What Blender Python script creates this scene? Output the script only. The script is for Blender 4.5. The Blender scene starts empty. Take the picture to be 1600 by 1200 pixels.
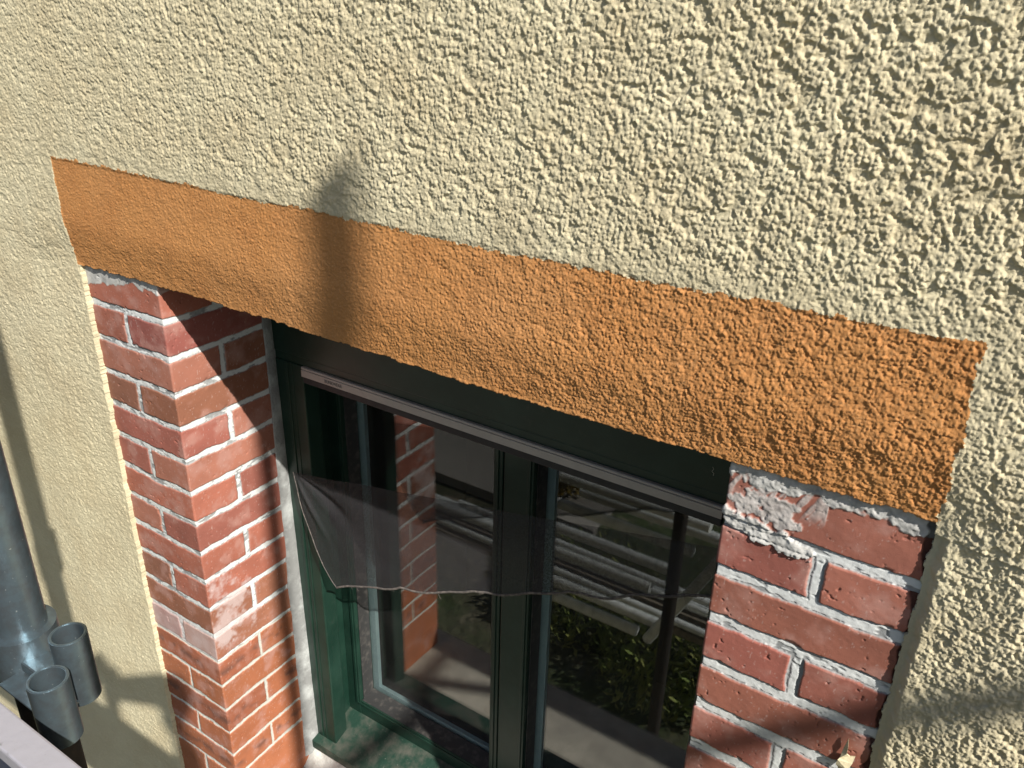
import bpy, bmesh, math, random
import numpy as np
from mathutils import Vector, Matrix

# ------------------------------------------------------------------ camera, sky, sun, exposure
S = bpy.context.scene
COL = S.collection
cam_d = bpy.data.cameras.new("camera"); cam = bpy.data.objects.new("camera", cam_d); COL.objects.link(cam)
S.camera = cam
cam_d.sensor_width = 36.0; cam_d.lens = 1296.9 / 1600 * 36
cam_d.clip_start = 0.02; cam_d.clip_end = 500
fwd = Vector((-0.48489436, 0.76609414, -0.42187346)); up = Vector((-0.24839716, 0.34187344, 0.90632301)); rt = Vector((0.83855608, 0.54426309, 0.02452311))
M = Matrix.Identity(4)
for i in range(3):
    M[i][0] = rt[i]; M[i][1] = up[i]; M[i][2] = -fwd[i]
M.translation = Vector((1.3571, -0.8917, 0.5044))
cam.matrix_world = M

KX, KZ = 2.15, 2.0                       # light travels along (-KX, 1, -KZ)
sun_to = Vector((KX, -1, KZ)).normalized()
elev = math.asin(sun_to.z); azim = math.atan2(sun_to.x, sun_to.y)
W_ = bpy.data.worlds.new("World"); S.world = W_; W_.use_nodes = True
nt = W_.node_tree
bg = nt.nodes["Background"]; sky = nt.nodes.new("ShaderNodeTexSky"); sky.sky_type = 'NISHITA'
sky.sun_disc = False; sky.sun_elevation = elev; sky.sun_rotation = azim; sky.dust_density = 1.5
nt.links.new(sky.outputs[0], bg.inputs[0]); bg.inputs[1].default_value = 0.06
sd = bpy.data.lights.new("sun", 'SUN'); sd.energy = 5.0; sd.angle = math.radians(0.53); sd.color = (1.0, 0.95, 0.87)
sun = bpy.data.objects.new("sun", sd); COL.objects.link(sun)
sun.rotation_euler = sun_to.to_track_quat('Z', 'Y').to_euler(); sun.location = (4, -4, 5)
S.view_settings.view_transform = 'Standard'; S.view_settings.look = 'None'
S.view_settings.exposure = 0.56; S.view_settings.gamma = 1.0
S.cycles.max_bounces = 10; S.cycles.transparent_max_bounces = 16

# ------------------------------------------------------------------ helpers
def put(name, me, mat=None, parent=None):
    o = bpy.data.objects.new(name, me); COL.objects.link(o)
    if mat: me.materials.append(mat)
    if parent: o.parent = parent
    return o
def thing(name, label, cat, group=None, kind=None):
    o = bpy.data.objects.new(name, None); COL.objects.link(o); tag(o, label, cat, group, kind); return o
def tag(o, label=None, cat=None, group=None, kind=None):
    if label: o["label"] = label
    if cat: o["category"] = cat
    if group: o["group"] = group
    if kind: o["kind"] = kind
    return o
def box(bm, x0, x1, y0, y1, z0, z1, bev=0.0015):
    r = bmesh.ops.create_cube(bm, size=1)
    vs = r['verts']
    for v in vs:
        v.co = Vector(((x0 + x1) / 2 + v.co.x * (x1 - x0), (y0 + y1) / 2 + v.co.y * (y1 - y0), (z0 + z1) / 2 + v.co.z * (z1 - z0)))
    if bev > 0:
        es = list({e for v in vs for e in v.link_edges})
        bmesh.ops.bevel(bm, geom=es, offset=bev, segments=2, affect='EDGES', profile=0.5)
def prism(bm, poly, axis, a0, a1):
    """poly: list of 2D points; extruded along axis"""
    def co(p, a):
        if axis == 'x': return (a, p[0], p[1])
        if axis == 'y': return (p[0], a, p[1])
        return (p[0], p[1], a)
    v0 = [bm.verts.new(co(p, a0)) for p in poly]; v1 = [bm.verts.new(co(p, a1)) for p in poly]
    n = len(poly)
    bm.faces.new(v0[::-1]); bm.faces.new(v1)
    for i in range(n): bm.faces.new((v0[i], v0[(i + 1) % n], v1[(i + 1) % n], v1[i]))
    bmesh.ops.recalc_face_normals(bm, faces=bm.faces[:])
def tube(bm, p0, p1, r, seg=32, inner=None):
    p0 = Vector(p0); p1 = Vector(p1); d = (p1 - p0); L = d.length; d.normalize()
    a = d.orthogonal().normalized(); b = d.cross(a)
    def ring(p, rr): return [bm.verts.new(p + (a * math.cos(t) + b * math.sin(t)) * rr) for t in [2 * math.pi * k / seg for k in range(seg)]]
    def br(A, B):
        for i in range(seg): bm.faces.new((A[i], A[(i + 1) % seg], B[(i + 1) % seg], B[i])).smooth = True
    A = ring(p0, r); B = ring(p1, r); br(A, B)
    if inner:
        C = ring(p0, inner); D = ring(p1, inner); br(D, C)
        for X, Y in ((C, A), (B, D)):
            for i in range(seg): bm.faces.new((X[i], X[(i + 1) % seg], Y[(i + 1) % seg], Y[i]))
    else:
        bm.faces.new(A[::-1]); bm.faces.new(B)
    for e in bm.edges:
        if any(not f.smooth for f in e.link_faces): e.smooth = False
def fin(bm, name, mat, parent=None):
    me = bpy.data.meshes.new(name); bm.to_mesh(me); bm.free(); return put(name, me, mat, parent)
def B(name, mat, parent, *boxes, bev=0.0015):
    bm = bmesh.new()
    for b in boxes: box(bm, *b, bev=bev)
    return fin(bm, name, mat, parent)

rng = np.random.default_rng(7)
TAB = rng.random((16, 512, 512)).astype(np.float32)
def lat(i, j, k): return TAB[k % 16][i % 512, j % 512]
def vn(x, z, sc, k=0):
    u = x / sc + 37.3; v = z / sc + 91.7
    i = np.floor(u).astype(np.int64); j = np.floor(v).astype(np.int64)
    f = (u - i).astype(np.float32); g = (v - j).astype(np.float32); f = f * f * (3 - 2 * f); g = g * g * (3 - 2 * g)
    return (lat(i, j, k) * (1 - f) + lat(i + 1, j, k) * f) * (1 - g) + (lat(i, j + 1, k) * (1 - f) + lat(i + 1, j + 1, k) * f) * g
def fb(x, z, sc, k=0, o=3):
    s = 0; a = 0.5; t = 0
    for q in range(o): s = s + a * vn(x, z, sc / 2 ** q, k + q * 3); t += a; a *= 0.55
    return s / t
def domes(x, z, cell, k=0, rmin=.45, rmax=.85, hmin=.3, pwr=0.7):
    """stones thrown on a wall: max over jittered domes, 0..1"""
    u = x / cell; v = z / cell
    i0 = np.floor(u).astype(np.int64); j0 = np.floor(v).astype(np.int64)
    h = np.zeros(u.shape, np.float32)
    for a in (-1, 0, 1):
        for b in (-1, 0, 1):
            i = i0 + a; j = j0 + b
            cx = i + lat(i, j, k); cz = j + lat(i, j, k + 1)
            r = rmin + (rmax - rmin) * lat(i, j, k + 2); hh = hmin + (1 - hmin) * lat(i, j, k + 3)
            d2 = ((u - cx) ** 2 + (v - cz) ** 2) / (r * r)
            h = np.maximum(h, hh * np.maximum(0, 1 - d2) ** pwr)
    return h
def ss(x, a, b):
    t = np.clip((x - a) / (b - a), 0, 1); return t * t * (3 - 2 * t)
def gmesh(name, P, fmask=None, col=None, mat=None, parent=None, smooth=True, flip=False):
    """P: (n,m,3) grid; fmask (n-1,m-1) keeps faces; col (n,m,3) base colour pattern"""
    n, m = P.shape[:2]
    idx = np.arange(n * m).reshape(n, m)
    q = np.stack([idx[:-1, :-1], idx[1:, :-1], idx[1:, 1:], idx[:-1, 1:]], -1)
    if flip: q = q[..., ::-1]
    q = q[fmask] if fmask is not None else q.reshape(-1, 4)
    used = np.zeros(n * m, bool); used[q.ravel()] = True
    rem = np.cumsum(used) - 1
    V = P.reshape(-1, 3)[used].astype(np.float32); F = rem[q].astype(np.int32)
    me = bpy.data.meshes.new(name)
    me.vertices.add(len(V)); me.vertices.foreach_set("co", V.ravel())
    me.loops.add(F.size); me.loops.foreach_set("vertex_index", F.ravel())
    me.polygons.add(len(F)); me.polygons.foreach_set("loop_start", np.arange(0, F.size, 4, dtype=np.int32))
    me.polygons.foreach_set("use_smooth", np.full(len(F), smooth))
    me.update(calc_edges=True)
    if col is not None:
        c = np.ones((len(V), 4), np.float32); c[:, :3] = col.reshape(-1, 3)[used]
        at = me.color_attributes.new("pattern", 'FLOAT_COLOR', 'POINT'); at.data.foreach_set("color", c.ravel())
    return put(name, me, mat, parent)

def mat(name, col=(.5, .5, .5), rough=.8, metal=0, spec=.5, noise=None, bump=None, attr=False, coat=0):
    """noise: (scale, colour2, lo, hi) ; bump: (scale, distance)"""
    m = bpy.data.materials.new(name); m.use_nodes = True; n = m.node_tree.nodes; l = m.node_tree.links
    b = n["Principled BSDF"]; b.inputs["Roughness"].default_value = rough; b.inputs["Metallic"].default_value = metal
    b.inputs["Specular IOR Level"].default_value = spec; b.inputs["Coat Weight"].default_value = coat
    b.inputs["Base Color"].default_value = (*col, 1)
    geo = n.new("ShaderNodeTexCoord")
    src = None
    if attr:
        a = n.new("ShaderNodeVertexColor"); a.layer_name = "pattern"; src = a.outputs[0]
    if noise:
        items = noise if isinstance(noise, list) else [noise]
        for (sc, c2, lo, hi) in items:
            t = n.new("ShaderNodeTexNoise"); t.inputs["Scale"].default_value = sc; t.inputs["Detail"].default_value = 8; t.inputs["Roughness"].default_value = .62
            l.new(geo.outputs["Object"], t.inputs["Vector"])
            r = n.new("ShaderNodeMapRange"); r.inputs[1].default_value = lo; r.inputs[2].default_value = hi
            l.new(t.outputs[0], r.inputs[0])
            mx = n.new("ShaderNodeMix"); mx.data_type = 'RGBA'
            if src is None: mx.inputs[6].default_value = (*col, 1)
            else: l.new(src, mx.inputs[6])
            mx.inputs[7].default_value = (*c2, 1)
            l.new(r.outputs[0], mx.inputs[0]); src = mx.outputs[2]
    if src is not None: l.new(src, b.inputs["Base Color"])
    if bump:
        items = bump if isinstance(bump, list) else [bump]
        prev = None
        for (sc, dist) in items:
            t = n.new("ShaderNodeTexNoise"); t.inputs["Scale"].default_value = sc; t.inputs["Detail"].default_value = 4
            l.new(geo.outputs["Object"], t.inputs["Vector"])
            bp = n.new("ShaderNodeBump"); bp.inputs["Distance"].default_value = dist; bp.inputs["Strength"].default_value = 1
            l.new(t.outputs[0], bp.inputs["Height"])
            if prev: l.new(prev.outputs[0], bp.inputs["Normal"])
            prev = bp
        l.new(prev.outputs[0], b.inputs["Normal"])
    return m

M_cream = mat("cream_render", (.60, .54, .37), .92, spec=.2, noise=[(9, (.53, .455, .295), .4, .7), (160, (.64, .56, .385), .5, .75), (2.2, (.50, .44, .30), .55, .8)], bump=[(480, .0007), (1200, .0007)])
M_orange = mat("orange_paint", (.53, .245, .082), .85, spec=.25, noise=[(11, (.46, .20, .066), .42, .72), (4, (.53, .255, .095), .45, .7), (300, (.56, .30, .13), .52, .74), (60, (.34, .14, .05), .66, .78)], bump=[(600, .0006), (1500, .0008)])
M_brick = mat("brick_and_mortar", rough=.8, spec=.3, attr=True, bump=[(900, .0003)])
M_mortar = mat("grey_mortar", (.27, .275, .27), .95, spec=.2, noise=[(18, (.47, .49, .48), .45, .65), (90, (.22, .23, .23), .6, .8)], bump=[(300, .0012), (60, .002)])
M_white_mortar = mat("white_mortar", (.62, .62, .58), .95, spec=.2, noise=[(22, (.36, .36, .33), .5, .75)], bump=[(260, .0012), (50, .003)])
M_soffit = mat("raw_soffit", (.32, .31, .29), .95, spec=.1, noise=(30, (.2, .19, .18), .4, .7), bump=(90, .003))
M_green = mat("dark_green_gloss_paint", (.007, .027, .018), .36, spec=.5, noise=[(12, (.014, .042, .029), .40, .70), (70, (.035, .048, .038), .60, .80)], bump=[(25, .0006), (300, .0001)])
M_green_dirty = mat("grimy_green_sill", (.012, .042, .028), .6, spec=.4, noise=[(22, (.085, .088, .072), .42, .68), (150, (.2, .21, .18), .64, .74)], bump=[(80, .0015)])
M_gasket = mat("putty_gasket", (.030, .030, .030), .6, noise=(50, (.11, .10, .09), .5, .8), bump=(200, .0004))
M_spacer = mat("blue_grey_spacer", (.44, .57, .60), .45, metal=.1, noise=(40, (.36, .48, .52), .4, .7))
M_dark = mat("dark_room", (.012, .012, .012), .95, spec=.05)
M_alu = mat("beige_screen_housing", (.52, .47, .42), .45, metal=.1, noise=(40, (.46, .42, .38), .4, .7), bump=(500, .0001))
M_bright = mat("bright_galvanised", (.74, .78, .78), .5, metal=.1, noise=(30, (.5, .53, .53), .4, .7))
M_dark_tube = mat("dark_brown_tube", (.022, .018, .016), .7, noise=(40, (.05, .035, .025), .5, .75))
M_black = mat("black_plastic", (.018, .018, .022), .55, noise=(60, (.03, .03, .036), .4, .7))
M_steel = mat("galvanised_steel", (.15, .20, .23), .33, metal=.7, noise=[(90, (.14, .17, .19), .42, .62), (12, (.08, .095, .11), .5, .70), (220, (.5, .54, .54), .66, .72)], bump=[(120, .0004), (20, .001)])
M_plank = mat("scratched_metal_plank", (.36, .35, .39), .5, metal=.2, noise=[(25, (.34, .33, .36), .5, .8), (120, (.2, .2, .2), .64, .74)], bump=(90, .0006))
M_navy = mat("dark_blue_plank_side", (.02, .028, .06), .6, noise=(30, (.04, .045, .06), .4, .7))
M_flake = mat("cream_flake", (.72, .64, .42), .9, noise=(90, (.6, .52, .34), .4, .7), bump=(300, .0006))

# glass pane
M_glass = bpy.data.materials.new("window_glass"); M_glass.use_nodes = True
n = M_glass.node_tree.nodes; l = M_glass.node_tree.links
for x in list(n):
    if x.type != 'OUTPUT_MATERIAL': n.remove(x)
o_ = [x for x in n if x.type == 'OUTPUT_MATERIAL'][0]
fr = n.new("ShaderNodeFresnel"); fr.inputs[0].default_value = 1.62
gb = n.new("ShaderNodeNewGeometry"); io = n.new("ShaderNodeMapRange"); io.inputs[3].default_value = 1.62; io.inputs[4].default_value = 1 / 1.62
l.new(gb.outputs["Backfacing"], io.inputs[0]); l.new(io.outputs[0], fr.inputs[0])
mu = n.new("ShaderNodeMath"); mu.operation = 'MULTIPLY'; mu.inputs[1].default_value = 1.7; mu.use_clamp = True
tr = n.new("ShaderNodeBsdfTransparent"); tr.inputs[0].default_value = (.93, .96, .95, 1)
gl = n.new("ShaderNodeBsdfGlossy"); gl.inputs["Roughness"].default_value = 0.004
df = n.new("ShaderNodeBsdfDiffuse"); df.inputs[0].default_value = (.5, .5, .48, 1)
mx = n.new("ShaderNodeMixShader"); mx2 = n.new("ShaderNodeMixShader")
tn = n.new("ShaderNodeTexNoise"); tn.inputs["Scale"].default_value = 9; tn.inputs["Detail"].default_value = 6
mr = n.new("ShaderNodeMapRange"); mr.inputs[1].default_value = .35; mr.inputs[2].default_value = .8; mr.inputs[3].default_value = .008; mr.inputs[4].default_value = .03
l.new(tn.outputs[0], mr.inputs[0]); l.new(mr.outputs[0], mx2.inputs[0])
l.new(fr.outputs[0], mu.inputs[0]); l.new(mu.outputs[0], mx.inputs[0]); l.new(tr.outputs[0], mx.inputs[1]); l.new(gl.outputs[0], mx.inputs[2])
l.new(mx.outputs[0], mx2.inputs[1]); l.new(df.outputs[0], mx2.inputs[2]); l.new(mx2.outputs[0], o_.inputs[0])
# netting
M_net = bpy.data.materials.new("black_netting"); M_net.use_nodes = True
n = M_net.node_tree.nodes; l = M_net.node_tree.links
b_ = n["Principled BSDF"]; b_.inputs["Base Color"].default_value = (.034, .033, .037, 1); b_.inputs["Roughness"].default_value = .85
tr = n.new("ShaderNodeBsdfTransparent"); mx = n.new("ShaderNodeMixShader"); o_ = n["Material Output"]
tc = n.new("ShaderNodeTexCoord")
tn = n.new("ShaderNodeTexNoise"); tn.inputs["Scale"].default_value = 420; tn.inputs["Detail"].default_value = 1
l.new(tc.outputs["Object"], tn.inputs["Vector"])
mr = n.new("ShaderNodeMapRange"); mr.inputs[1].default_value = .3; mr.inputs[2].default_value = .7; mr.inputs[3].default_value = .40; mr.inputs[4].default_value = .72
l.new(tn.outputs[0], mr.inputs[0]); l.new(mr.outputs[0], mx.inputs[0])
l.new(tr.outputs[0], mx.inputs[1]); l.new(b_.outputs[0], mx.inputs[2]); l.new(mx.outputs[0], o_.inputs[0])

# ------------------------------------------------------------------ the house wall
OW = 1.1132                              # opening width between brick arrises
LX, RX = -0.2305, 1.3447                 # where the render stops beside the piers
ZT = 0.2108                              # top of the orange band
house = thing("house_wall", "cream roughcast house wall with orange lintel band and brick window piers", "building")

def steps(a, b, f):
    out = [a]
    while out[-1] < b: out.append(out[-1] + f(out[-1]))
    return np.array(out)
def fx(x):
    if x < -1.0: return .002 + (-1.0 - x) * .12
    if x > 1.56: return .0011 + (x - 1.56) * .12
    return .0021 - (x + 1.0) * .0011 / 2.56
def fz(z):
    if z < -1.75: return .0019 + (-1.75 - z) * .12
    if z > .56: return .0015 + (z - .56) * .12
    return .0019 if z < -.6 else .0014
xs = steps(-4.2, 4.2, fx); zs = steps(-4.35, 3.0, fz)
X, Z = np.meshgrid(xs, zs, indexing='ij')
# distance to the hole (negative inside); the hole runs down to below the sill
wob = (fb(X, Z, .02, 2) - .5) * .007 + (fb(X, Z, .006, 5, 2) - .5) * .003
ZB = 0.0 + 0.003 * np.sin(X * 5 + .6)
dx = np.maximum(LX - X, X - RX); dz_t = Z - ZB; dz_b = -1.52 - Z
d = np.maximum(np.maximum(dx, dz_t), dz_b)
outx = np.maximum(dx, 0); outz = np.maximum(np.maximum(dz_t, dz_b), 0)
dist = np.where((outx > 0) & (outz > 0), np.hypot(outx, outz), d) + wob
# the lintel band: orange, taller zone
ragged = (fb(X, Z, .010, 8, 4) - .5) * .013 + (fb(X, Z, .09, 1, 2) - .5) * .008
blx = LX - .006 + (Z - ZT) * .012; brx = 1.3405 + (ZT - Z) * .03
band = (X > blx + ragged * .5) & (X < brx + ragged) & (Z < ZT + ragged - .004 * np.sin(X * 3)) & (Z > np.where((X > LX + .004) & (X < RX - .002), -.03, -.001))
dband = np.maximum(np.maximum(blx - X, X - brx), np.maximum(Z - ZT, -Z))   # <0 inside the band
# relief
amp = .42 + .50 * ss(X, -.7, .9) + .38 * ss(X, .75, 1.3)
amp *= .55 + .45 * ss(Z, -.9, .1)
amp *= .38 + .62 * ss(dband, 0.0, .05)
amp *= .90 
amp = np.where(Z < 0, amp * (.75 + .25 * ss(dist, .01, .06)), amp)
clump = fb(X, Z, .035, 4, 3)
w1 = (fb(X, Z, .006, 6, 2) - .5) * .0022; w2 = (fb(X, Z, .006, 9, 2) - .5) * .0022
big = domes(X + w1, Z + w2, .0085, 0, .5, .95, .1, .55)
mid = domes(X + w2 * .4, Z + w1 * .4, .0040, 5, .40, .74, .2, .5)
small = domes(X, Z, .0026, 9, .45, .9, .2, .7)
cl1 = fb(X, Z, .0082, 10, 2)
plate = ss(cl1, .30, .52)
mid2 = domes(X - w2 * .4, Z + w1 * .4, .0053, 12, .40, .72, .1, .5)
rough_h = (.0017 * ss(cl1, .30, .44) + .0015 * mid * (.4 + .6 * plate) + .0014 * mid2 * (.3 + .7 * plate) + .0009 * small + .0022 * (clump - .5))
# smoother wavy left part
wavy = .0026 * fb(X, Z, .008, 3, 3) + .0011 * small + .0007 * mid
rend = rough_h * amp + wavy * (1 - .7 * amp)
# brushed orange render: fine grit, worn lumps and trowel cracks
rr = ss(X, .2, 1.25)
cr = np.abs(fb(X + .3 * vn(X, Z, .03, 2) * .03, Z * 1.9, .03, 7, 4) - .5)
orr = (.0010 * rr * rr) * plate + (.0005 + .0009 * rr) * domes(X + w1, Z + w2, .0036, 2, .5, .95, .0, .6) * (.35 + fb(X, Z, .03, 12, 2)) + .0007 * small + (.0012 + .0014 * rr) * (fb(X, Z, .018, 11, 3) - .5) + (.0007 + .0004 * rr) * small + .0006 * (fb(X, Z * 1.6, .0045, 13, 2) - .5) - .0013 * (1 - ss(cr, .0, .02)) * (.3 + rr)
inb = ss(-dband, -.002, .004)
relief = rend * (1 - inb) + orr * inb
edge = ss(dist, -.002, .030)
edge_l = np.where(Z < -.0, ss(dist, -.001, .022), edge)
rgt = Z < -.012
relief *= np.where(rgt & (X > 1), .08 + .92 * ss(dist, .006, .022), .75 + .25 * ss(dist, .001, .014))
prof = np.where(rgt & (X > 1), .0008 + .0085 * ss(dist, .005, .016) + .0107 * ss(dist, .02, .12), (lambda wl: wl * (.0085 + .0115 * ss(dist, -.03, .26)) + (1 - wl) * (.0055 + .0145 * ss(dist, -.02, .10)))(ss(-Z, -.06, .02) * ss(LX + .01 - X, 0, .012)))
Y = -(prof + relief)
Y = np.where(dist < 0, 0.030 + 0 * Y, Y)
P = np.stack([X, Y, Z], -1)
def cellmin(a): return np.minimum(np.minimum(a[:-1, :-1], a[1:, :-1]), np.minimum(a[:-1, 1:], a[1:, 1:]))
def cellmax(a): return np.maximum(np.maximum(a[:-1, :-1], a[1:, :-1]), np.maximum(a[:-1, 1:], a[1:, 1:]))
keep = cellmax(dist) >= 0
bandc = band[:-1, :-1]
gmesh("render_coat", P, keep & ~bandc, None, M_cream, house)
tag(gmesh("lintel_band", P, keep & bandc, None, M_orange, house), "brushed render band painted orange over the window")
del wob, clump, big, mid, small, rough_h, wavy, rend, orr, cr, amp, P, Y, relief

# ------------------------------------------------------------------ brick piers (one wrapped sheet each: front face + reveal)
CH = .077; CH2 = .0754
def joints(off):
    z = [0.0 + off * .0]
    for k in range(1, 13): z.append(-CH * k + off)
    for k in range(1, 6): z.append(-CH * 12 - CH2 * k + off)
    return np.array(z)
OLD = np.array([(.30, .108, .080), (.25, .082, .066), (.33, .135, .092), (.29, .120, .072), (.22, .074, .064), (.32, .112, .084), (.27, .118, .076), (.34, .120, .080)])
NEW = np.array([(.33, .115, .055), (.30, .102, .055), (.35, .125, .060)])
OWG = .2275
def pier(name, off, right, width, vj, rj, rev_len, seed, label):
    res_u = .0012 if right else .0016; res_z = .0012 if right else .0015
    u = np.arange(-width, rev_len, res_u); z = np.arange(-1.52, .035, res_z)
    U, V = np.meshgrid(u, z, indexing='ij')
    a = np.abs(U); front = U < 0
    J = joints(off)
    wu = (fb(U, V, .03, seed, 3) - .5) * .005; wv = (fb(U, V, .035, seed + 2, 3) - .5) * .006
    wv = wv * 0.9 + .0012 * np.sin(U * 22 + np.floor(V / .3))
    Zq = V + wv
    edges = J[::-1]                      # ascending
    ci = np.clip(np.searchsorted(edges, Zq) - 1, -1, len(edges) - 1)       # interval index
    course = len(J) - 1 - ci             # 1 = top course
    above = Zq > J[0]
    course = np.where(above, 0, course)
    dv = np.min(np.abs(Zq[..., None] - J[1:][None, None, :]), -1)
    odd = course % 2 == 1
    # vertical joints
    du = np.full(U.shape, 1.0); seg = np.zeros(U.shape, int)
    Ui = a + wu
    for k in vj:     # front: split in even courses
        m = front & ~odd; du = np.where(m, np.minimum(du, np.abs(Ui - k)), du); seg = seg + (m & (Ui > k))
    for k in rj:     # reveal: split in odd courses
        m = (~front) & odd; du = np.where(m, np.minimum(du, np.abs(Ui - k)), du); seg = seg + (m & (Ui > k)) * 2
    newb = course >= (13 if not right else 40)
    jw = np.where(newb, .0042, .0066 if not right else .0088) + (vn(U, V, .02, seed + 5) - .5) * .003
    jv = jw * np.where(newb, .8, .95)
    dj = np.minimum(dv - jw, du - jv)    # <0 in mortar
    nz = fb(U, V, .004, seed + 3, 3); nz2 = fb(U, V, .05, seed + 1, 4); nz3 = fb(U * .4, V, .012, seed + 7, 3)
    dj = dj + (nz - .5) * .0022
    brick = ss(dj, -.0004, .0010)
    # round the brick shoulders
    h = -.0030 * (1 - ss(dj, -.0012, .0022))
    if right: h *= 1.25
    h = h + (nz2 - .5) * .0016 + (nz - .5) * .0003
    pits = ss(fb(U, V, .007, seed + 9, 2), .80, .88); h = h - .0014 * pits * brick
    chips = ss(fb(U, V, .016, seed + 4, 2), .70, .8) * ss(-dj, -.007, -.001); h = h - .002 * chips * brick
    h += .0008 * (1 - brick) * (fb(U, V, .006, seed + 8, 3) - .4)
    # colours
    if right: OLDR = np.array([(.31, .112, .082), (.29, .100, .076), (.33, .125, .088), (.285, .108, .074)])
    else: OLDR = OLD
    cell = course * 7 + seg * 3 + np.where(front, 0, 1) * np.where(seg > 0, 1, 0)
    r_ = np.random.default_rng(seed + 50); pick = r_.integers(0, len(OLDR), 400); pn = r_.integers(0, len(NEW), 400); vb = r_.uniform(.90, 1.10, 400)
    cb = OLDR[pick[cell % 400]]; cn = NEW[pn[cell % 400]]
    cbr = np.where(newb[..., None], cn, cb) * vb[cell % 400][..., None]
    cbr = cbr * (.80 + .40 * nz2)[..., None]
    ember = np.clip(1 - np.abs(Zq - (-CH * 12 - CH2 * (course - 12.5) + off)) / .020, 0, 1) * ss(fb(U, V, .03, seed + 6, 2), .42, .62) * (odd if not right else 0)
    smudge = newb * ember * .75
    cbr = cbr * (1 - smudge[..., None]) + np.array((.10, .055, .045)) * smudge[..., None]
    pale = ss(fb(U, V, .035, seed + 11, 5), .48, .80) * .55
    cbr = cbr * (1 - pale[..., None]) + np.array((.44, .25, .21)) * pale[..., None]
    spk = ss(vn(U, V, .0028, seed + 12), .95, .98) * .4
    cbr = cbr * (1 - spk[..., None]) + np.array((.60, .45, .38)) * spk[..., None]
    scr = ss(fb(U * 1.7, V * .7, .004, seed + 13, 2), .78, .85) * .35
    cbr = cbr * (1 - scr[..., None]) + np.array((.55, .42, .38)) * scr[..., None]
    # mortar: grey bed with a brushed white line on it
    cl = np.minimum(np.abs(dv) / np.maximum(jw, .002), np.where(du < .02, np.abs(du) / .006, 9))
    wear = fb(U, V, .006, seed + 14, 3); wear2 = fb(U, V, .05, seed + 15, 2)
    scr_ = np.where(front & (not right), .42, .30)
    white = ss(.86 - cl + (wear - .5) * .55, -.02, .08) * ss(fb(U * .35, V, .007, seed + 17, 3) + (wear2 - .5) * .6, scr_ - .05, scr_ + .05)
    gm = np.array((.30, .31, .31)) * (.75 + .5 * nz)[..., None]
    wm = np.where(newb[..., None], np.array((.55, .55, .49)), np.array((.64, .66, .65))) * (.93 + .14 * nz)[..., None]
    white = np.where(newb, .55 + .4 * wear, white)
    cm = gm * (1 - white[..., None]) + wm * white[..., None]
    h = h + .0010 * white * (1 - brick) * (~newb)
    C = cm * (1 - brick[..., None]) + cbr * brick[..., None]
    # raw grey cement under the lintel
    if right:
        ttop = V + .018 + (fb(U, V, .03, seed + 20, 4) - .5) * .05 + np.where(front, ss(a, .02, .12) * -.004, 0)
        ce = ss(ttop, -.002, .002)
        up_ = a > .004
        blot = ss(-np.hypot((a - .055) / .055, (V + .052) / .022) + 1.0 + (fb(U, V, .014, seed + 21, 4) - .5) * 1.9, .15, .3) * front
        blot2 = ss(-np.hypot((a - .055) / .06, (V + .088 + (a - .055) * .18) / .017) + 1.0 + (fb(U, V, .012, seed + 22, 4) - .5) * 1.2, .1, .2) * front
        streak = ss(fb(U * 2.2 + V, V * .5, .02, seed + 23, 3), .52, .62) * ss(V, -.06, -.03) * (a < .12) * front
        ce = np.maximum(ce, np.maximum(blot * .85, np.maximum(blot2, streak * .7)))
        h = h + ce * (.0008 + .0035 * (fb(U, V, .006, seed + 24, 3) - .35)) + .0026 * blot2
    else:
        ttop = V + .016 + (fb(U, V, .035, seed + 20, 4) - .5) * .030 + np.where(front, ss(a, .06, .22) * .022, -.0)
        ce = ss(ttop, -.001, .001)
        ce = np.where(front, ce, ce * .5)
        # limewash haze on the old reveal bricks and the pinkish wash low on the front
        hz = ss(-np.hypot((U - .055) / .085, (V + .775 + U * .25) / .105) + 1 + (fb(U, V, .02, seed + 25, 4) - .5) * 2.0, .1, .8) * .62 * (~front)
        hz = np.maximum(hz, ss(-np.hypot((U - .02) / .05, (V + .86) / .05) + 1 + (fb(U, V, .02, seed + 26, 4) - .5) * 1.4, .1, .7) * .7 * (~front))
        hf = (course == 12) * front * (.25 + .5 * fb(U, V, .03, seed + 27, 3))
        hz = np.maximum(hz, hf)
        C = C * (1 - hz[..., None]) + np.array((.56, .47, .46)) * hz[..., None]
        h = h + ce * .0006
    cc = np.array((.43, .425, .405)) * (.55 + .9 * fb(U, V, .012, seed + 28, 3))[..., None]
    if not right: cc = cc * 1.05
    C = C * (1 - ce[..., None]) + cc * ce[..., None]
    if right:
        gap = ss(a - (OWG + (fb(U, V, .02, seed + 30, 3) - .5) * .016), 0, .0015) * front * (brick > .5)
        C = C * (1 - .7 * gap[..., None]); h = h - .004 * gap
    # wrap round the corner with a small radius
    R = .0035
    L = math.pi / 2 * R
    s = U + L / 2
    th = np.clip(s / R, 0, math.pi / 2)
    cx = -R; cy = R                     # corner centre relative to the arris (left pier: front to -x, reveal to +y)
    bx = np.where(s < 0, s - R, np.where(s > L, 0, cx + R * np.sin(th))); by = np.where(s < 0, 0, np.where(s > L, s - L + R, cy - R * np.cos(th)))
    nx_ = np.sin(th); ny_ = -np.cos(th)
    px = bx + nx_ * h; py = by + ny_ * h
    if right: px = OW - px
    P = np.stack([px, py, V], -1)
    o = gmesh(name, P, None, C, M_brick, house, flip=right)
    if label: o["label"] = label
    return o
pier("brick_pier", -.0005, False, .262, [.1224], [.1224], .235, 3, "left pier, dark old bricks above, newer orange ones below")
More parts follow.
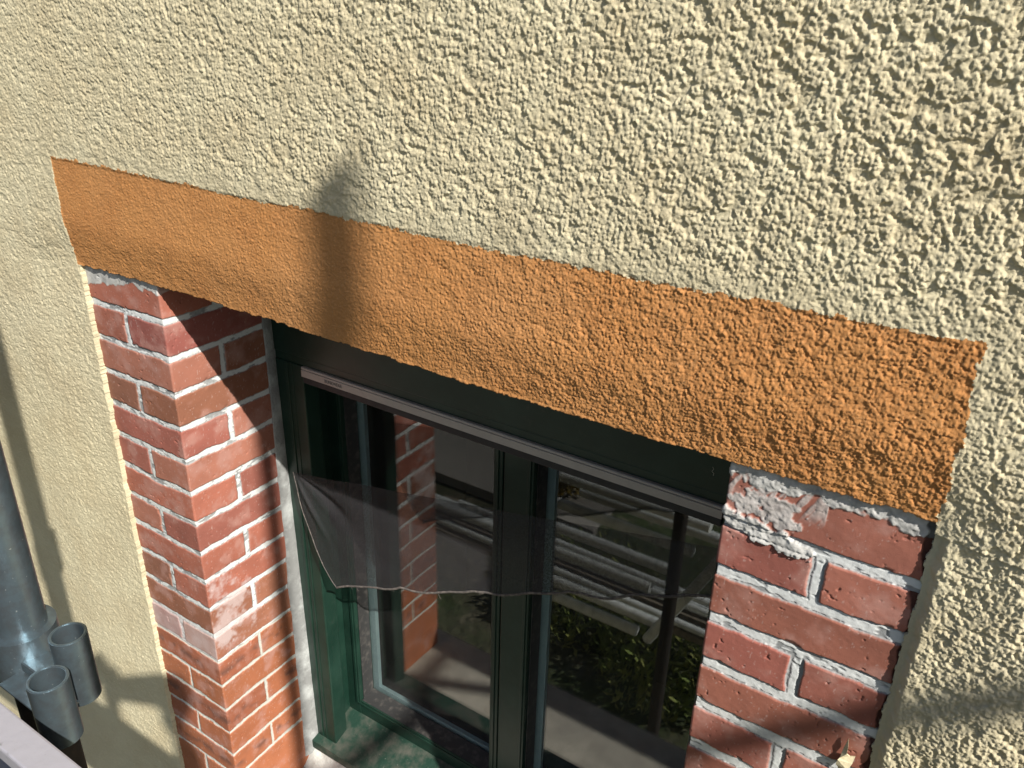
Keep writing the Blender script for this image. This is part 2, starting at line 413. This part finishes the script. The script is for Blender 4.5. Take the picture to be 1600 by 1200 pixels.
pier("brick_pier", -.0127, True, .262, [.1228], [.1224], .235, 21, "right pier, smeared with grey cement at its top")

# backing core of the wall round the opening (behind render and piers) and the room behind the glass
B("wall_core", M_soffit, house, (-.60, -.012, .035, .42, -1.6, .5), (OW + .012, 1.75, .035, .42, -1.6, .5), (-.012, OW + .012, .004, .42, .0055, .5), (-.6, 1.75, .035, .40, -2.4, -1.6), bev=0)
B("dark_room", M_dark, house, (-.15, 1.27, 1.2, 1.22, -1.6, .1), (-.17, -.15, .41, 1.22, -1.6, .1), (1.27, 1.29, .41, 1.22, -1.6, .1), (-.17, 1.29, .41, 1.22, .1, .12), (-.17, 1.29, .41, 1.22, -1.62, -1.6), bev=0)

# window sill of cement with a slope of white mortar up to the frame
def sheet(name, pts_fn, nu, nv, m, parent, flip=False):
    u = np.linspace(0, 1, nu); v = np.linspace(0, 1, nv); U, V = np.meshgrid(u, v, indexing='ij')
    return gmesh(name, pts_fn(U, V), None, None, m, parent, flip=flip)
bm = bmesh.new(); prism(bm, [(-.055, -1.485), (.30, -1.468), (.30, -1.60), (-.055, -1.60)], 'x', -.20, 1.30)
M_sill = mat("pale_cement_sill", (.50, .47, .40), .9, spec=.2, noise=[(20, (.40, .37, .31), .4, .7), (5, (.34, .32, .28), .5, .7)], bump=(150, .001))
fin(bm, "window_sill", M_sill, house)
def low(U, V):
    x = -.004 + U * (OW + .008); w = fb(x, V * .12 + 3, .03, 3, 3) - .5
    y = .262 - .060 * V ** 1.6 + w * .008; z = -1.398 - .082 * V + w * .004
    return np.stack([x, y, z], -1)
tag(sheet("sill_mortar", low, 500, 60, M_white_mortar, house, flip=True), "white mortar slope under the green frame")
def fil(U, V):
    z = .01 - U * 1.45; w = fb(z, V * .05, .03, 2, 3) - .5; w2 = fb(z * 1.0, V * 0, .09, 6, 3) - .5
    xe = -.010 + .022 * U
    y0 = .237 - .018 * U + w2 * .012
    x = (-.004 + .0052 * np.minimum(1, V / .07)) * (1 - V) + xe * V + .0030 * np.sin(V * math.pi) + w * .002 * V
    y = y0 + (.2685 - y0) * V
    return np.stack([x, y, z], -1)
tag(sheet("mortar_fillet", fil, 900, 30, M_mortar, house), "grey mortar fillet between bricks and green frame")
def filr(U, V):
    P = fil(U, V); P[..., 0] = OW - P[..., 0]; return P
sheet("mortar_fillet", filr, 300, 12, M_mortar, house, flip=True)

# ------------------------------------------------------------------ the green window
win = thing("green_window", "dark green painted window with two glass sashes, set deep between the brick piers", "window")
FL, FR = -.011, OW + .011
ZS = -1.38
bm = bmesh.new()
box(bm, FL, FR, .265, .42, -.220, .004, .002)                # head board
box(bm, FL, FR, .2675, .42, -.2385, -.2202, .001)            # lower head strip
box(bm, FL, .080, .265, .31, ZS - .01, -.2387, .003)         # left guide post
box(bm, .026, .034, .2625, .2655, ZS, -.24, .001)
box(bm, .044, .0485, .2635, .2655, ZS, -.24, .0008)
box(bm, 1.041, FR, .265, .31, ZS - .01, -.2387, .003)
box(bm, FL, .046, .3102, .42, ZS, -.2387, .001)
box(bm, 1.068, FR, .3102, .42, ZS, -.2387, .001)
box(bm, .0462, .051, .325, .331, ZS, -.25, .001)
fin(bm, "window_frame", M_green, win)
bm = bmesh.new(); prism(bm, [(.243, -1.392), (.362, -1.345), (.362, -1.41), (.243, -1.418)], 'x', FL, FR)
tag(fin(bm, "bottom_rail", M_green_dirty, win), "dirty sloping green bottom rail")
def sash(x0, x1, sl, sr, name="sash"):
    zb, zt = -1.352, -.225; rb = .054
    bm = bmesh.new()
    box(bm, x0, x0 + sl, .360, .418, zb, zt, .002); box(bm, x1 - sr, x1, .360, .418, zb, zt, .002)
    box(bm, x0 + sl, x1 - sr, .3605, .4175, zb, zb + rb, .0015); box(bm, x0 + sl, x1 - sr, .3605, .4175, zt - .06, zt, .0015)
    for a_, b_ in ((x0 + sl - .014, x0 + sl - .006), (x1 - sr + .006, x1 - sr + .014)):
        box(bm, a_, b_, .3570, .3605, zb + rb - .010, zt - .055, .001)
    box(bm, x0 + sl - .006, x1 - sr + .006, .3575, .3608, zb + rb - .014, zb + rb - .006, .001)
    s = fin(bm, name, M_green, win)
    gx0, gx1, gz0, gz1 = x0 + sl, x1 - sr, zb + rb, zt - .06
    bm = bmesh.new()
    box(bm, gx0 + .0005, gx0 + .003, .372, .412, gz0, gz1, .0005); box(bm, gx1 - .003, gx1 - .0005, .372, .412, gz0, gz1, .0005)
    prism(bm, [(.364, gz0 + .0006), (.412, gz0 + .0006), (.412, gz0 + .006), (.404, gz0 + .005)], 'x', gx0 + .003, gx1 - .003)
    fin(bm, "gasket", M_gasket, s)
    B("pane", M_glass, s, (gx0 - .010, gx1 + .010, .4130, .4170, gz0 - .010, gz1 + .010), bev=0)
    bm = bmesh.new(); y_ = .4190
    box(bm, gx0 - .008, gx0 + .019, y_, y_ + .012, gz0 - .020, gz1, .0006); box(bm, gx1 - .019, gx1 + .008, y_, y_ + .012, gz0 - .020, gz1, .0006)
    box(bm, gx0 + .019, gx1 - .019, y_ + .0003, y_ + .0117, gz0 - .020, gz0 + .014, .0006)
    fin(bm, "glazing_spacer", M_spacer, s)
    return s
sash(.0462, .5480, .043, .023)
sash(.5510, 1.0675, .073, .033)
B("mullion_seam", M_gasket, win, (.5480, .5510, .366, .417, -1.352, -.23), bev=0)

# ------------------------------------------------------------------ insect screen: housing + torn netting
scr = thing("insect_screen", "torn black insect screen sagging below its beige roller housing in the window", "insect screen")
bm = bmesh.new()
prism(bm, [(.2680, -.2389), (.2620, -.2389), (.2605, -.2405), (.2605, -.2435), (.2625, -.2442), (.2625, -.2450), (.2600, -.2460), (.2595, -.2610), (.2610, -.2622), (.300, -.2622), (.300, -.2389)], 'x', .0805, 1.0405)
fin(bm, "roller_housing", M_alu, scr)
tx = bpy.data.curves.new("lettering", 'FONT'); tx.body = "BUNKWEAR"; tx.size = .0118; tx.extrude = .0001; tx.align_x = 'CENTER'; tx.align_y = 'CENTER'
tmp = bpy.data.objects.new("tmp_text", tx); COL.objects.link(tmp)
dg = bpy.context.evaluated_depsgraph_get(); me = bpy.data.meshes.new_from_object(tmp.evaluated_get(dg)); bpy.data.objects.remove(tmp)
wd = max(v.co.x for v in me.vertices) - min(v.co.x for v in me.vertices); k_ = .050 / wd
for v in me.vertices: v.co = Vector((.176 + v.co.x * k_, .2592 + v.co.z, -.2538 + v.co.y))
me.materials.clear(); put("lettering", me, mat("grey_lettering", (.13, .12, .12), .6), scr)
B("brush_strip", M_black, scr, (.0805, 1.0405, .2630, .296, -.2785, -.2623), bev=.002)
Tt = np.array([(0.031, -0.518), (0.122, -0.502), (0.241, -0.478), (0.404, -0.446), (0.593, -0.406), (0.69, -0.388), (0.873, -0.349), (0.975, -0.327), (1.021, -0.318), (1.05, -0.312)])
Bt = np.array([(0.15, -0.799), (0.221, -0.759), (0.301, -0.73), (0.36, -0.7), (0.396, -0.695), (0.486, -0.656), (0.553, -0.62), (0.617, -0.599), (0.693, -0.562), (0.777, -0.519), (0.831, -0.504), (0.87, -0.491), (0.919, -0.461), (0.979, -0.44), (1.05, -0.409)])
Lt = np.array([(0.031, -0.519), (0.042, -0.589), (0.06, -0.651), (0.08, -0.702), (0.107, -0.751), (0.136, -0.788), (0.15, -0.799)])
def along(A, t):
    s = np.concatenate([[0], np.cumsum(np.hypot(*np.diff(A, axis=0).T))]); s /= s[-1]
    return np.stack([np.interp(t, s, A[:, 0]), np.interp(t, s, A[:, 1])], -1)
nu, nv = 420, 130
u = np.linspace(0, 1, nu); v = np.linspace(0, 1, nv)
top = along(Tt, u)[:, None]; bot = along(Bt, u)[:, None]; lef = along(Lt, v)[None]; rig = along(np.array([Tt[-1], Bt[-1]]), v)[None]
U, V = np.meshgrid(u, v, indexing='ij'); Ue = U[..., None]; Ve = V[..., None]
XZ = (1 - Ve) * top + Ve * bot + (1 - Ue) * lef + Ue * rig - ((1 - Ue) * (1 - Ve) * top[0, 0] + Ue * (1 - Ve) * top[-1, 0] + (1 - Ue) * Ve * bot[0, 0] + Ue * Ve * bot[-1, 0])
nx, nz_ = XZ[..., 0], XZ[..., 1]
cx0, cz0 = .033, -.519
ang = np.arctan2(-(nz_ - cz0), nx - cx0); rad = np.hypot(nx - cx0, nz_ - cz0)
fold = np.exp(-((ang - .30 - .5 * rad) / .10) ** 2) * np.exp(-(rad / .17) ** 4) * .020 * ss(rad, .0, .06)
fold2 = np.exp(-((ang - 1.0) / .07) ** 2) * np.exp(-(rad / .16) ** 4) * .008 * ss(rad, .0, .05)
sag = -.012 * np.sin(np.clip(V, 0, 1) * math.pi / 2) * ss(nx, .02, .3) * (1 - ss(nx, .85, 1.05))
yy = .2535 + sag + fold * .55 - fold2 + .0007 * np.sin(ang * 27 + rad * 6) * np.exp(-rad / .22) * ss(rad, 0, .04) + .0010 * (fb(nx * .5 + nz_, nz_ - nx * .4, .03, 9, 2) - .5) + .005 * (fb(nx, nz_ * 2, .14, 3, 2) - .5) * ss(rad, 0, .1)
gmesh("netting", np.stack([nx, yy, nz_], -1), None, None, M_net, scr)
yb = yy[:, -1]; yl = yy[0, :]
bm = bmesh.new()
def ribbon(pts, r):
    prev = None
    for i, p in enumerate(pts):
        t = (Vector(pts[min(i + 1, len(pts) - 1)]) - Vector(pts[max(i - 1, 0)])).normalized()
        a = t.cross(Vector((0, 1, 0))).normalized(); b = t.cross(a)
        ring = [bm.verts.new(Vector(p) + (a * math.cos(q) * (1.9 if abs(math.cos(q)) > .5 else 1.6) + b * math.sin(q)) * r) for q in [2 * math.pi * k / 6 for k in range(6)]]
        if prev:
            for k in range(6): bm.faces.new((prev[k], prev[(k + 1) % 6], ring[(k + 1) % 6], ring[k])).smooth = True
        prev = ring
rnd = random.Random(4)
hem = [(nx[i, -1], yb[i] - .001, nz_[i, -1] + .0016 * math.sin(i * .13) + rnd.uniform(-.0006, .0006)) for i in range(0, nu, 3)]
ribbon(hem, .0015)
for _ in range(12):
    i = rnd.randrange(4, nu - 4); q = Vector((nx[i, -1], yb[i] - .001, nz_[i, -1])); L_ = rnd.uniform(.004, .014); a_ = rnd.uniform(-1.1, 1.1)
    ribbon([q, q + Vector((math.sin(a_) * L_ * .5, -.001, -math.cos(a_) * L_ * .5)), q + Vector((math.sin(a_ * 1.6) * L_, -.001, -math.cos(a_) * L_))], .00025)
ribbon([(nx[0, i], yl[i] - .001, nz_[0, i]) for i in range(0, nv, 3)], .0009)
M_hem = mat("frayed_hem", (.10, .09, .085), .9, noise=(120, (.20, .175, .155), .46, .6), bump=(600, .0005))
fin(bm, "hem", M_hem, scr)

# ------------------------------------------------------------------ scaffold near the wall
GZ = -4.3
pole = thing("scaffold_pole", "grey galvanised scaffold pole standing close to the camera beside the wall", "scaffold pole", "upright scaffold poles")
px_, py_ = .584, -.598
bm = bmesh.new(); tube(bm, (px_, py_, -.13), (px_, py_, 2.4), .0242, 48); fin(bm, "tube", M_steel, pole)
bm = bmesh.new(); tube(bm, (px_, py_, GZ), (px_, py_, -.1301), .0238, 48); fin(bm, "lower_tube", M_dark_tube, pole)  # lower length in a much darker brown than the upper tube
bm = bmesh.new()
tube(bm, (px_ + .006, py_, .215), (px_ + .006, py_, .325), .0305, 40)
fin(bm, "joint_collar", M_steel, pole)
bm = bmesh.new()
tube(bm, (px_, py_, -.150), (px_, py_, -.090), .0325, 40)
box(bm, px_ - .004, px_ + .064, py_ - .020, py_ + .006, -.125, -.112, .002)
box(bm, px_ + .02, px_ + .106, py_ - .042, py_ - .010, -.128, -.1255, .001)
tube(bm, (px_ - .06, py_ - .03, -.10), (px_ + .0, py_ - .03, -.10), .009, 6)
box(bm, px_ - .065, px_ - .045, py_ - .048, py_ - .015, -.115, -.085, .003)
fin(bm, "coupler", M_steel, pole)
for (sx, sy, zt, ln, r) in ((.669, -.594, -.062, .078, .0172), (.708, -.637, -.063, .070, .0178)):
    bm = bmesh.new(); tube(bm, (sx, sy, zt - ln), (sx, sy, zt), r, 48, r - .0030)
    bmesh.ops.bevel(bm, geom=[e for e in bm.edges if all(abs(v.co.z - zt) < 1e-5 for v in e.verts)], offset=.0008, segments=2, affect='EDGES')
    st = fin(bm, "tube_stub", M_steel, pole)
    bm = bmesh.new(); tube(bm, (sx, sy, zt - ln + .004), (sx, sy, zt - ln + .012), r - .0032, 32); fin(bm, "bore_shade_disc", M_navy, st)  # dark disc added in the stub foot so the bore looks shaded
plank = thing("scaffold_plank", "scratched pale metal plank edge crossing the lower left corner", "plank")
B("plank_top", M_plank, plank, (-1.2, 3.2, -.7125, -.687, -.046, -.030), bev=.002)
B("plank_side", M_navy, plank, (-1.19, 3.19, -.709, -.693, -.36, -.0462), bev=.001)

# scaffold further out: its shadows cross the wall and its tubes show in the glass
def upright(x, y, z0, z1, label, coll=()):
    t = thing("scaffold_pole", label, "scaffold pole", "upright scaffold poles")
    bm = bmesh.new(); tube(bm, (x, y, z0), (x, y, z1), .0242, 24); fin(bm, "tube", M_steel, t)
    bm = bmesh.new()
    for c in coll: tube(bm, (x, y, c), (x, y, c + .06), .034, 24)
    if coll: fin(bm, "coupler", M_steel, t)
    return t
upright(.486 + KX * 1.25, -1.27, GZ, .250 + KZ * 1.25, "tall outer scaffold pole casting the soft upright shadow on the orange band")
for i, (y, z, x0, x1) in enumerate([(-1.06, -1.40, -.22, .56), (-1.10, -1.47, -.05, .60), (-1.07, -1.55, -.30, .50), (-1.12, -1.72, -.35, .42), (-1.06, -1.80, -.30, .34), (-1.08, -1.99, -.40, .38), (-1.06, -2.06, -.42, .30)]):
    bm = bmesh.new(); tube(bm, (x0, y, z), (x1, y + .01, z + .01), .0242, 20)
    tag(fin(bm, "ledger_tube", M_bright, None), "galvanised tube lying along the wall below the window, mirrored in the right pane", "scaffold tube", group="ledger tubes mirrored in the right pane")
def bar(name, p0, p1, label, r=.0242, cat="scaffold tube", grp="scaffold tubes"):
    bm = bmesh.new(); tube(bm, p0, p1, r, 20); o = fin(bm, name, M_bright, None); return tag(o, label, cat, grp)
bar("scaffold_tube", (4.4, -.9, 2.56), (4.4, -2.8, 2.56), "scaffold tube high outside, casting the slanting shadow on the right wall")
bar("scaffold_brace", (.36, -1.03, -2.05), (.80, -1.03, -1.15), "slanting scaffold brace mirrored in the right pane")
rnd = random.Random(11)
tubes = [(-2.2, .9, -2.42, -2.96), (-2.0, 1.2, -2.48, -2.97), (-1.9, .7, -2.36, -2.90), (-2.3, 1.3, -2.55, -2.98), (-1.7, 1.0, -2.42, -2.86), (-2.1, .5, -2.31, -2.99)]
for i, (a, b, y, z) in enumerate(tubes):
    nm = ["front", "second", "third", "top", "upper", "rear"][i]
    bar("stored_tube", (a, y + rnd.uniform(-.02, .02), z), (b, y + rnd.uniform(-.05, .05), z + rnd.uniform(-.015, .015)), "galvanised tube stored on trestle boards below the window, mirrored in the glass", cat="scaffold tube", grp="stored scaffold tubes")
B("trestle_board", mat("weathered_board", (.22, .19, .15), .9, noise=(20, (.12, .10, .08), .4, .7)), None, (-2.0, 1.0, -2.66, -2.26, -3.07, -3.02))
tag(bpy.data.objects["trestle_board"], "weathered board carrying the stored scaffold tubes", "board")

# unseen sheet added behind the camera, cut to cast the photographer's shadow low left
def lift(p, y, y0): 
    D = y0 - y; return (p[0] + KX * D, p[1] + KZ * D)
TY = -.945
outer = [(-.56, -1.19), (-.533, -1.166), (-.508, -1.178), (-.49, -1.192), (-.457, -1.187), (-.446, -1.206), (-.235, -1.080), (-.16, -1.049), (-.131, -1.071), (-.123, -1.105), (-.13, -1.139), (-.162, -1.193), (-.175, -1.249), (-.155, -1.28), (-.13, -1.31), (-.12, -1.42), (-.56, -1.42)]
hole = [(-.490, -1.320), (-.302, -1.232), (-.278, -1.235), (-.280, -1.278), (-.248, -1.316), (-.250, -1.375), (-.252, -1.41), (-.50, -1.41)]
bm = bmesh.new()
vo = [bm.verts.new((*[lift(p, TY, -.01)[0]], TY, lift(p, TY, -.01)[1])) for p in outer]
vh = [bm.verts.new((*[lift(p, TY, -.01)[0]], TY, lift(p, TY, -.01)[1])) for p in hole]
es = [bm.edges.new((vo[i], vo[(i + 1) % len(vo)])) for i in range(len(vo))] + [bm.edges.new((vh[i], vh[(i + 1) % len(vh)])) for i in range(len(vh))]
r = bmesh.ops.triangle_fill(bm, edges=es, use_beauty=True)
fs = bm.faces[:]
r = bmesh.ops.extrude_face_region(bm, geom=fs)
for v in [g for g in r['geom'] if isinstance(g, bmesh.types.BMVert)]: v.co.y += .004
bmesh.ops.recalc_face_normals(bm, faces=bm.faces[:])
tag(fin(bm, "shadow_sheet", mat("grey_shadow_sheet", (.12, .13, .14), .7, noise=(15, (.2, .2, .2), .4, .7)), None), "unseen sheet added behind the camera, cut to cast a photographer shadow low on the left wall", "shadow caster")

# ------------------------------------------------------------------ small things
bm = bmesh.new()
fl = [(1.3165, -.338), (1.3185, -.349), (1.3190, -.362), (1.3225, -.367), (1.3290, -.3640), (1.3280, -.374), (1.3245, -.386), (1.3215, -.400), (1.316, -.408), (1.3125, -.392), (1.3095, -.386), (1.3105, -.376), (1.3120, -.374), (1.3135, -.358)]
vs = [bm.verts.new((x, -.006 - .003 * math.sin(i * 1.3), z)) for i, (x, z) in enumerate(fl)]
f = bm.faces.new(vs); r = bmesh.ops.extrude_face_region(bm, geom=[f])
for v in [g for g in r['geom'] if isinstance(g, bmesh.types.BMVert)]: v.co.y += .0015
bmesh.ops.triangulate(bm, faces=bm.faces[:]); bmesh.ops.recalc_face_normals(bm, faces=bm.faces[:])
tag(fin(bm, "paint_flake", M_flake, None), "pale cream flake stuck upright on the lowest visible brick of the right pier", "flake")
bm = bmesh.new()
pts = [(1.0135, .2615, -.172), (1.016, .2605, -.175), (1.0135, .260, -.1795), (1.016, .261, -.182), (1.0175, .2605, -.183), (1.016, .261, -.186), (1.0185, .2615, -.188)]
pr = []
ribbon([tuple(Vector(pts[i]).lerp(Vector(pts[i + 1]), t)) for i in range(len(pts) - 1) for t in (0, .5)], .00018)
tag(fin(bm, "loose_thread", mat("white_thread", (.6, .58, .5), .9), None), "tiny white curled thread on the green head board near the right pier", "thread")

# ------------------------------------------------------------------ ground outside (seen in the glass)
def plane(name, x0, x1, y0, y1, z, m, nseg=2):
    bm = bmesh.new(); bmesh.ops.create_grid(bm, x_segments=nseg, y_segments=nseg, size=.5)
    for v in bm.verts: v.co = Vector((x0 + (v.co.x + .5) * (x1 - x0), y0 + (v.co.y + .5) * (y1 - y0), z))
    return tag(fin(bm, name, m), kind="structure")
M_soil = mat("soil_and_grass", (.07, .065, .04), .95, noise=[(1.2, (.035, .055, .015), .4, .6), (9, (.16, .14, .10), .55, .75), (40, (.02, .02, .012), .5, .7)], bump=(8, .06))
M_pave = mat("concrete_path", (.26, .245, .22), .9, noise=[(1.5, (.20, .19, .17), .4, .7), (60, (.33, .31, .28), .5, .8)], bump=(60, .003))
plane("ground", -150, 150, -150, 3, GZ, M_soil)
plane("path", -12, -1.6, -6.2, -4.55, GZ + .004, M_pave)
plane("path", -12, -2.2, -9.5, -7.2, GZ + .004, M_pave)
B("kerb", M_pave, None, (-12, -1.55, -4.54, -4.42, GZ - .05, GZ + .11), bev=.01); tag(bpy.data.objects["kerb"], kind="structure")
# low plants
def tuft(x, y, r, hgt, cnt, seed, label, colr):
    rr_ = random.Random(seed); bm = bmesh.new()
    for _ in range(cnt):
        a = rr_.uniform(0, 6.283); q = r * math.sqrt(rr_.random()); zz = GZ + hgt * rr_.random() * (1 - (q / r) ** 2 * .6)
        c = Vector((x + q * math.cos(a), y + q * math.sin(a), zz)); s = rr_.uniform(.02, .06)
        d1 = Vector((rr_.uniform(-1, 1), rr_.uniform(-1, 1), rr_.uniform(-.4, 1))).normalized(); d2 = d1.orthogonal().normalized()
        vs = [bm.verts.new(c), bm.verts.new(c + d1 * s + d2 * s * .35), bm.verts.new(c + d1 * s * 2.2), bm.verts.new(c + d1 * s - d2 * s * .35)]
        bm.faces.new(vs)
    return tag(fin(bm, "shrub", colr), label, "shrub", "shrubs below the window")
gA = mat("leaf_green", (.16, .22, .05), .7, noise=(3, (.26, .26, .07), .4, .6)); gB = mat("leaf_yellow", (.40, .30, .03), .7)
tuft(-1.2, -3.6, .7, .5, 3500, 1, "leafy green shrub on the soil, mirrored in the right pane", gA)
tuft(-.2, -3.2, .6, .6, 3000, 2, "bushy green shrub nearest the wall, mirrored low in the right pane", gA)
tuft(-2.32, -5.12, .30, .35, 900, 3, "small yellow flowering shrub mirrored at the top of the right pane", gB)
